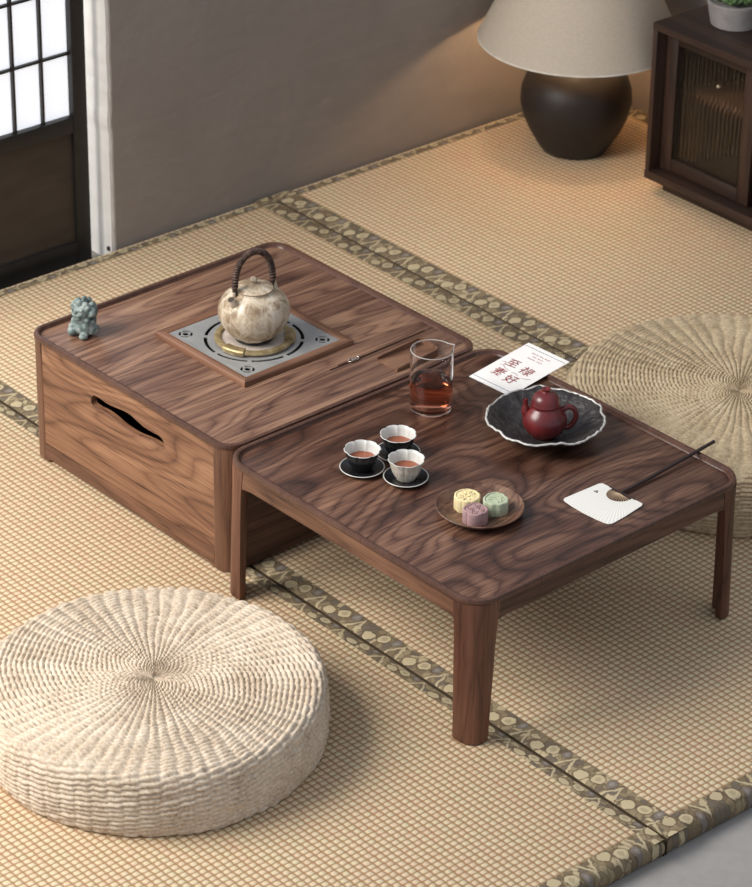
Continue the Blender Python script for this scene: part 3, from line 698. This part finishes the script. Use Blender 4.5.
# crumpled black dish with silver rim and the red teapot
m = NT('hammered_dark_metal'); kk = m.noise(m.obj(), 40, 5, .65, .8); kv = m.voro(m.obj(), 60)
m.bump(m.M('ADD', kk, m.M('MULTIPLY', kv, .5)), .8, .006)
MT['slate'] = m.fin(m.ramp(kk, [(0.35, srgb(44, 40, 40)), (0.7, srgb(76, 70, 70))]), .42, .5, .25)
MT['silver'] = plain('silver_edge', (206, 202, 196), .5, .5, .3, bump=.3, bs=120)
BX, BY = .3195, .5125
def bwob(t): return 1 + .05 * noise.noise(Vector((cos(t) * 1.7, sin(t) * 1.7, 3))) + .030 * noise.noise(Vector((cos(t) * 5, sin(t) * 5, 7))) + .014 * noise.noise(Vector((cos(t) * 13, sin(t) * 13, 2)))
def bz(t): return .007 * noise.noise(Vector((cos(t) * 2.2, sin(t) * 2.2, 9))) + .004 * noise.noise(Vector((cos(t) * 6, sin(t) * 6, 5)))
def bfun(t, i, r, z):
    k = min(1, r / .108) ** 2
    q = 1 + (bwob(t) - 1) * k
    return r * q, z + bz(t) * k + .0016 * noise.noise(Vector((r * cos(t) * 90, r * sin(t) * 90, 0))) * (z > .004) * (r > .03)
BL = thing('crinkled_dish', 'wide dark crinkled dish with a ragged silver rim, under the small red teapot', 'dish', (BX, BY, ZT))
bm = NB(); lathe(bm, [(0, .0), (.036, 0), (.040, .002), (.060, .009), (.082, .019), (.098, .029), (.1085, .0375), (.1090, .0395), (.1075, .0400), (.096, .0325), (.080, .0225), (.060, .0130), (.042, .0085), (.02, .0080), (0, .0080)], 180, bfun)
link('dish_body', bm, MT['slate'], BL, ang=70)
bm = NB(); pts = []
for k in range(240):
    t = 2 * pi * k / 240; r = .1085 * bwob(t); pts.append((r * cos(t), r * sin(t), .0392 + bz(t)))
tube(bm, pts, lambda t, i: .0021 + .0009 * noise.noise(Vector((i * .35, 0, 0))), 8, closed=True); link('silver_rim', bm, MT['silver'], BL)
m = NT('zisha_clay'); kk = m.noise(m.obj(), 35, 3)
MT['red'] = m.fin(m.ramp(kk, [(0.3, srgb(84, 24, 26)), (0.7, srgb(118, 38, 38))]), .3, .5, 0, Coat_Weight=.25, Coat_Roughness=.3)
TP = thing('teapot', 'small glossy dark red clay teapot standing in the dark crinkled dish', 'teapot', (.3285, .5010, ZT + .0086))
bm = NB(); lathe(bm, [(0, .001), (.0205, .001), (.0215, 0), (.024, 0), (.026, .003), (.035, .012), (.0405, .024), (.0415, .033), (.0392, .043), (.0335, .052), (.0275, .0585), (.0255, .061), (.0255, .063), (.023, .063), (0, .0625)], 80); link('body', bm, MT['red'], TP, ang=60)
bm = NB(); lathe(bm, [(0, .0632), (.0262, .0632), (.0272, .0645), (.0272, .0668), (.0262, .0685), (.0258, .072), (.0235, .079), (.0185, .085), (.0115, .0885), (.0075, .0895), (.0062, .091), (.0066, .0935), (.0085, .0955), (.0085, .0965), (.006, .0965), (.0045, .0945), (0, .0935)], 64)
link('lid', bm, MT['red'], TP, ang=60)
az = radians(50); dv = Vector((cos(az), sin(az), 0))
bm = NB(); zv = Vector((0, 0, 1))
pts = spline([-dv * .030 + zv * .040, -dv * .0365 + zv * .050, -dv * .0365 + zv * .062, -dv * .0375 + zv * .074], 6)
tube(bm, pts, lambda t, i: .0105 - .0058 * min(1, t * 1.4), 18, caps=False)
tube(bm, [pts[-1], pts[-3]], .0032, 18); link('spout', bm, MT['red'], TP)
bm = NB(); pts = spline([dv * .030 + zv * .052, dv * .043 + zv * .0585, dv * .0535 + zv * .053, dv * .0575 + zv * .039, dv * .052 + zv * .024, dv * .043 + zv * .0165, dv * .033 + zv * .017], 6)
tube(bm, pts, lambda t, i: .0056 - .0008 * sin(pi * t), 14); link('handle', bm, MT['red'], TP)

# paper fan
MT['paperw'] = None
m = NT('white_fan_paper'); x = m.sep(m.obj()); an = m.M('ARCTAN2', m.M('ADD', x[1], .0), m.M('ADD', x[0], 0.0))
rb = m.M('ABSOLUTE', m.M('SINE', m.M('MULTIPLY', an, 46))); m.bump(m.M('POWER', rb, 3.0), .4, .0008)
MT['fan'] = m.fin(m.ramp(rb, [(0, srgb(226, 221, 212)), (1, srgb(240, 237, 230))]), .7, .25)
# origin: the middle of the edge the stick enters
FN = thing('paper_fan', 'square white paper hand fan with a long dark stick lying over the table edge', 'fan', (.565, .462, ZT + .0004), radians(2))
bm = NB(); out = []
out += [(-.048, .004), (-.052, -.002), (-.0585, -.084), (-.056, -.090), (-.05, -.0925)]
out += [(-.03, -.0955), (0, -.0975), (.03, -.0965), (.048, -.0945), (.055, -.092), (.0585, -.086), (.057, -.05), (.052, -.002), (.048, .004)]
out = out[::-1]
notch = [(.024, .004)] + [(.024 * cos(a), -.002 - .026 * sin(a)) for a in [k * pi / 14 for k in range(15)]] + [(-.024, .004)]
o2 = [(.048, .004)] + notch + [(-.048, .004)] + out[::-1][1:-1]
L = [(a, b) for a, b in o2]
holed(bm, L, [], .0006, .0020); link('fan_leaf', bm, MT['fan'], FN, smooth=False)
MT['stick'] = plain('dark_stick', (52, 38, 36), .4, .45)
bm = NB(); tube(bm, [(0, .0, .0046), (.0, .06, .0052), (.0, .2085, .0118), (0, .252, .0140)], lambda t, i: .0034, 14); link('stick', bm, MT['stick'], FN)
bm = NB(); tube(bm, [(-.031, .0035, .0028), (0, .0015, .0046), (.031, .0035, .0028)], .0012, 8); link('cross_bow', bm, MT['stick'], FN)
bm = NB()
for k in range(15):
    a = pi + pi * (k + .5) / 15; tube(bm, [(.001 * cos(a), -.001, .0026), (.0255 * cos(a), -.002 + .0270 * sin(a), .0016)], .0005, 5)
link('rib_splints', bm, plain('bamboo', (196, 170, 138), .6), FN)
bm = NB()
for (a, r) in ((pi / 2, .0), (pi * 7 / 6, 0), (-pi / 6, 0)):
    cx, cy = -.036 + .0026 * cos(a), -.026 + .0026 * sin(a)
    holed(bm, [(cx + .0023 * cos(t) * 1, cy + .0017 * sin(t)) for t in [k * pi / 6 for k in range(12)]], [], .0021, .0023)
link('ink_mark', bm, plain('ink', (60, 56, 54), .7), FN)

# card with red characters
c0 = Vector((.0655, .5605, 0)); cl = Vector((.0515, .7275, 0)); cb = Vector((.172, .5665, 0))
ex = Vector((1, .045, 0)).normalized(); ey = Vector((-.045, 1, 0)).normalized(); cw, chh = .108, .166
CR = thing('menu_card', 'white card with four red brush characters, propped on the table rim', 'card', (.0645, .5595, ZT + .0005))
CR.rotation_euler = Matrix(((ex.x, ey.x, 0), (ex.y, ey.y, 0), (0, 0, 1))).to_euler()
CR.rotation_euler.rotate_axis('X', radians(4.7))
bm = NB(); box(bm, 0, 0, 0, cw, chh, .0006); link('card_sheet', bm, plain('card_paper', (244, 240, 236), .6, .3, var=.01), CR, smooth=False)
MT['redink'] = plain('red_ink', (142, 56, 56), .7, .2); MT['smallink'] = plain('small_print_ink', (176, 112, 110), .7, .2); MT['greyink'] = plain('grey_ink', (110, 108, 130), .7, .2); MT['pinkink'] = plain('faint_ink', (196, 170, 168), .7, .2)
for yy in (.010, chh - .0112):
    bm = NB(); box(bm, .002, yy, .0006, cw - .002, yy + .0012, .0008); link('border_line', bm, MT['greyink'], CR, smooth=False)
def text(name, s, x, y, size, mat, rot=0, ex_=.0001, off=0):
    c = bpy.data.curves.new(name, 'FONT'); c.body = s; c.size = size; c.extrude = ex_; c.align_x = 'CENTER'; c.align_y = 'CENTER'; c.offset = off
    o = bpy.data.objects.new(name, c); COL.objects.link(o); bpy.context.view_layer.update()
    me = bpy.data.meshes.new_from_object(o.evaluated_get(bpy.context.evaluated_depsgraph_get())); bpy.data.objects.remove(o)
    me.materials.clear(); me.materials.append(mat)
    o = bpy.data.objects.new(name, me); COL.objects.link(o); o.parent = CR; o.location = (x, y, .0008); o.rotation_euler = (0, 0, rot); return o
text('red_character', '至', .031, .088, .029, MT['redink'], .1, off=.0002); text('red_character', '禄', .071, .083, .029, MT['redink'], -.1, off=.0002)
text('red_character', '素', .031, .048, .029, MT['redink'], -.05, off=.0002); text('red_character', '好', .068, .043, .029, MT['redink'], .1, off=.0002)
for yy, ws in ((.142, (5, 3, 4)), (.133, (3, 4)), (.124, (6, 4))):   # fine print, too small to read
    bm = NB(); tot = sum(ws) * .0034 + (len(ws) - 1) * .003; xx = .056 - tot / 2
    for w in ws:
        for k in range(w):
            box(bm, xx, yy - .0018 + (k % 2) * .0006, .0006, xx + .0022, yy + .0016 - (k % 3) * .0005, .0008); xx += .0034
        xx += .003
    link('small_text', bm, MT['smallink'], CR, smooth=False)
bm = NB()
for c in ([(.012, .070), (.02, .074), (.03, .068), (.045, .066)], [(.05, .063), (.058, .066), (.07, .062)], [(.078, .060), (.09, .064), (.097, .069)], [(.008, .082), (.016, .085), (.020, .080)]):
    tube(bm, spline([(a, b, .0007) for a, b in c], 5), lambda t, i: .0006 + .0006 * sin(pi * t), 6, flat=.3)
link('brush_wisp', bm, MT['pinkink'], CR)

for o in bpy.data.objects:          # everything standing on the open table is laid out in the table's own plan
    if o not in from_here and o.parent is None: o.location.x += TX; o.location.y += TY

# ------------------------------------------------------------------ woven round cushions
def cushion_mesh(name, R, H, dome, pitch, S, seed):
    """top: rings of plaited stitches (two rings out of step), side: rows of cord"""
    rnd = random.Random(seed)
    ea = []                                     # arc profile: list of (r, z, normal r, normal z, row phase)
    prof = []; sub = 6; er = .017
    zt = lambda r: H + dome * (1 - (r / R) ** 2) - .0035 * math.exp(-(r / .02) ** 2)
    r = .004
    while r < R - er: prof.append((r, zt(r), 0, 1)); r += pitch / sub
    n = int(er * 1.5 / (pitch / sub)); ztop = zt(R - er)
    for i in range(n + 1):
        a = pi / 2 * i / n; prof.append((R - er + er * sin(a), ztop - er + er * cos(a), sin(a), cos(a)))
    z = ztop - er; zb = .014
    m_ = int((z - zb) / (pitch / sub * 1.0))
    for i in range(1, m_ + 1):
        t = i / m_; prof.append((R + .005 * sin(pi * t), z + (zb - z) * t, 1, 0))
    for i in range(1, 10):
        a = pi / 2 * i / 9; prof.append((R - .013 + .013 * cos(a), zb - .014 * sin(a) * .99, cos(a), -sin(a)))
    ntop = len(prof); acc = 0; rows = [0]
    for i in range(1, len(prof)): acc += math.hypot(prof[i][0] - prof[i - 1][0], prof[i][1] - prof[i - 1][1]); rows.append(acc / pitch)
    K = S * 8
    bm = NB(); rings = []
    warp = [noise.noise(Vector((cos(2 * pi * k / K) * 3, sin(2 * pi * k / K) * 3, seed))) for k in range(K)]
    for i, (r, z, nr_, nz_) in enumerate(prof):
        row = rows[i]; ring = []
        side = nr_ > .7; sd_ = 1.0 if nr_ > .98 else 0.0
        for k in range(K):
            th = 2 * pi * k / K; c_, s_ = cos(th), sin(th)
            tw = th * S / (2 * pi) + .30 * noise.noise(Vector((c_ * 5, s_ * 5, row * .12 + seed))) + .012 * row
            col = math.floor(tw); fc = tw - col
            rw = row * (1 - .28 * sd_ * 0) + .5 * (col % 2) + .5 * warp[k] + .12 * noise.noise(Vector((c_ * 30, s_ * 30, row * .8 + seed)))
            rw += (.34 if not side else .22) * (fc - .5)              # strands lie a little askew
            fr = rw - math.floor(rw); ir = math.floor(rw)
            cs_ = abs(sin(pi * fc)); rp = abs(sin(pi * fr))
            gr_ = noise.noise(Vector((col * 1.7, ir * 2.3, seed)))
            h = (.30 + .70 * cs_ ** .55) * rp ** .55 * (1 + .3 * gr_) if not side else (.78 + .22 * cs_ ** .6) * rp ** .6 * (1 + .5 * gr_)
            amp = pitch * (.80 if not side else .60) * min(1, r / .04 + .25)
            d = h * amp + .0035 * noise.noise(Vector((r * c_ * 9, r * s_ * 9, z * 9 + seed))) + .0010 * noise.noise(Vector((r * c_ * 90, r * s_ * 90, z * 90 + seed)))
            q = r + nr_ * d; zz = max(z + nz_ * d, .0018)
            ring.append(bm.verts.new((q * c_, q * s_, zz)))
        rings.append(ring)
    for a, b in zip(rings, rings[1:]):
        for k in range(K):
            j = (k + 1) % K; bm.faces.new((a[k], b[k], b[j], a[j]))
    bm.faces.new(rings[0][::-1]); bm.faces.new(rings[-1])
    return bm
def straw(name, cols):
    m = NT(name); kk = m.noise(m.obj(), 14, 5, .6); kf_ = m.noise(m.obj(), 160, 3, .6)
    v = m.M('ADD', m.M('MULTIPLY', kk, .40), m.M('MULTIPLY', kf_, .60)); m.bump(m.noise(m.obj(), 420, 3), .35, .0012)
    return m.fin(m.ramp(v, [(0.32, srgb(*cols[0])), (0.5, srgb(*cols[1])), (0.68, srgb(*cols[2]))]), .72, .25)
bm = cushion_mesh('a', .294, .117, .004, .0095, 64, 1)
tag(link('straw_cushion', bm, straw('pale_straw', ((168, 146, 122), (208, 190, 168), (228, 214, 196))), None, (.308, -.402, 0), ang=75), 'thick round pale woven straw floor cushion at the front left', 'cushion')
bm = cushion_mesh('b', .342, .134, .005, .0086, 60, 7)
tag(link('straw_cushion', bm, straw('tan_straw', ((156, 134, 106), (190, 169, 138), (210, 192, 162))), None, (.280, 1.106, 0), ang=75, rotz=.5), 'large round tan woven straw floor cushion behind the open table, cut by the right edge', 'cushion')

# ------------------------------------------------------------------ lamp
LX, LY = -.984, 1.908
LP = thing('table_lamp', 'floor-standing lamp with round black-brown pot base and wide linen shade', 'lamp', (LX, LY, 0.001))
bm = NB(); lathe(bm, [(0, 0), (.072, 0), (.079, .003), (.092, .022), (.112, .056), (.128, .092), (.135, .126), (.133, .158), (.122, .188), (.100, .212), (.070, .226), (.045, .232), (.036, .236), (.036, .250), (0, .250)], 96)
MT['pot'] = plain('dark_pottery', (36, 30, 28), .5, .4, var=.12, vs=12)
link('pot_base', bm, MT['pot'], LP, ang=60)
bm = NB(); lathe(bm, [(0, .25), (.008, .25), (.008, .33), (.02, .335), (.02, .37), (0, .37)], 24); link('stem', bm, plain('lamp_metal', (90, 76, 54), .4, .5, .8), LP)
m = NT('linen_shade'); wv = m.noise(m.map(m.obj(), sc=(1, 1, 6)), 120, 3)
MT['shade'] = m.fin(m.ramp(wv, [(.3, srgb(184, 171, 154)), (.7, srgb(200, 187, 170))]), .8, .2)
tb = m.new('ShaderNodeBsdfTranslucent'); tb.inputs[0].default_value = srgb(220, 200, 170); mx = m.new('ShaderNodeMixShader'); mx.inputs[0].default_value = .07
m.link(m.b.outputs[0], mx.inputs[1]); m.link(tb.outputs[0], mx.inputs[2]); m.link(mx.outputs[0], m.n['Material Output'].inputs[0])
SB, ST_ = .287, .555; RB, RT = .243, .118
bm = NB(); lathe(bm, [(RB, SB), (RB + (RT - RB) * .5, (SB + ST_) / 2), (RT, ST_), (RT - .0015, ST_), (RB + (RT - RB) * .5 - .0015, (SB + ST_) / 2), (RB - .0015, SB)], 128, close=True)
sh = link('lamp_shade', bm, MT['shade'], LP, ang=60)
bm = NB(); lathe(bm, [(RB - .002, SB - .001), (RB + .0006, SB - .001), (RB - .0045, SB + .009), (RB - .0062, SB + .009)], 128, close=True); link('rim_tape', bm, plain('shade_tape', (214, 206, 194), .7), sh)
bm = NB()
for k in range(3):
    a = k * 2 * pi / 3 + .4; tube(bm, [(0, 0, .37), ((RT + .02) * .5 * cos(a), (RT + .02) * .5 * sin(a), .44), (RT * cos(a) * .985, RT * sin(a) * .985, ST_ - .004)], .0015, 6)
link('shade_carrier', bm, plain('carrier_wire', (120, 110, 96), .5), sh)
bm = NB(); ball(bm, 0, 0, .405, .028, .028, .034)
m = NT('lit_bulb'); m.b.inputs['Emission Color'].default_value = (1, .68, .38, 1); m.b.inputs['Emission Strength'].default_value = 110.0
link('bulb', bm, m.fin(srgb(255, 240, 220), .5), LP)

# ------------------------------------------------------------------ cabinet
CX, CY = frame_loc(-.749, 1.850)[:2]
CB = thing('sideboard_cabinet', 'low dark wooden cabinet with fluted glass sliding doors by the right wall', 'cabinet', (CX, CY, .0020), MA)
CL, CDp, CH = 1.15, .325, .421
def cbx(name, x0, y0, z0, x1, y1, z1, mt, par=None, b=.0015):
    bm = NB(); box(bm, x0, y0, z0, x1, y1, z1, b); return link(name, bm, mt, par or CB)
cbx('plinth', .035, .030, 0, CL - .035, CDp - .01, .031, MT['cab'])
cbx('bottom_board', 0, 0, .030, CL, CDp, .050, MT['cab']); cbx('top_board', 0, 0, CH - .018, CL, CDp, CH, MT['cab'])
cbx('side_board', 0, .002, .050, .014, CDp, CH - .018, MT['cabZ']); cbx('side_board', CL - .014, .002, .050, CL, CDp, CH - .018, MT['cabZ'])
cbx('back_board', .014, CDp - .012, .05, CL - .014, CDp, CH - .018, MT['cab'])
cbx('shelf', .014, .075, .232, CL - .014, CDp - .012, .244, MT['post'])
m = NT('fluted_glass'); MT['fluted'] = m.fin((.82, .80, .76, 1), .12, .5, 0, Transmission_Weight=1.0, IOR=1.3)
def cdoor(x0, yo, w):
    z0, z1 = .052, CH - .020
    d = bpy.data.objects.new('sliding_door', None); COL.objects.link(d); d.parent = CB; d.location = (x0, yo, z0)
    H = z1 - z0; s = .036
    def bb(n, a, b, c, e, f=.0, g=.018, mt=MT['cab']): 
        bm = NB(); box(bm, a, f, b, c, g, e, .0015); return link(n, bm, mt, d)
    bb('door_frame', 0, 0, s, H, mt=MT['cabZ']); bb('door_frame', w - s, 0, w, H, mt=MT['cabZ']); bb('door_frame', s, 0, w - s, .034); bb('door_frame', s, H - .030, w - s, H)
    bm = NB(); n = int((w - 2 * s) / .0125); L = []
    for i in range(n * 8 + 1):
        u = s + (w - 2 * s) * i / (n * 8); y = .006 - .0045 * abs(sin(pi * i / 8)); L.append([(u, y, .033), (u, .011, .033), (u, .011, H - .029), (u, y, H - .029)])
    loft(bm, L); link('fluted_glass', bm, MT['fluted'], d, ang=70)
    return d
d1 = cdoor(.016, .034, .285); 
bm = NB(); ball(bm, .170, -.001, .262, .0045); link('knob', bm, plain('knob_metal', (190, 176, 150), .3, .5, .6), d1)
cdoor(.303, .056, .285); cdoor(.570, .034, .285); cdoor(.850, .056, .285)
# planter on the cabinet
px_, py_ = -.585, 2.006
PT = thing('planter', 'round grey-white pot with green succulents on top of the dark cabinet', 'plant pot', (px_, py_, CH + .001 + .0005))
bm = NB(); lathe(bm, [(0, 0), (.052, 0), (.056, .002), (.066, .05), (.0685, .056), (.0685, .061), (.064, .061), (.061, .052), (0, .050)], 72); link('pot', bm, plain('stone_glaze', (150, 144, 142), .5), PT)
MT['leafg'] = plain('succulent_green', (92, 116, 72), .5, .4, var=.2)
rnd = random.Random(3)
for q in range(7):
    cx, cy = (0, 0) if q == 0 else (.036 * cos(q * pi / 3), .036 * sin(q * pi / 3)); bm = NB()
    for k in range(13):
        a = k * 2.4; r = .003 + .0012 * k; t = .55 + k * .05
        g = bmesh.ops.create_icosphere(bm, subdivisions=2, radius=1)['verts']
        mt_ = Matrix.Translation((cx + r * cos(a), cy + r * sin(a), .060 + .010 - k * .0005)) @ Matrix.Rotation(a, 4, 'Z') @ Matrix.Rotation(t, 4, 'Y') @ Matrix.Diagonal((.0042, .0058, .0125, 1))
        for v in g: v.co = mt_ @ v.co
    link('succulent', bm, MT['leafg'], PT)
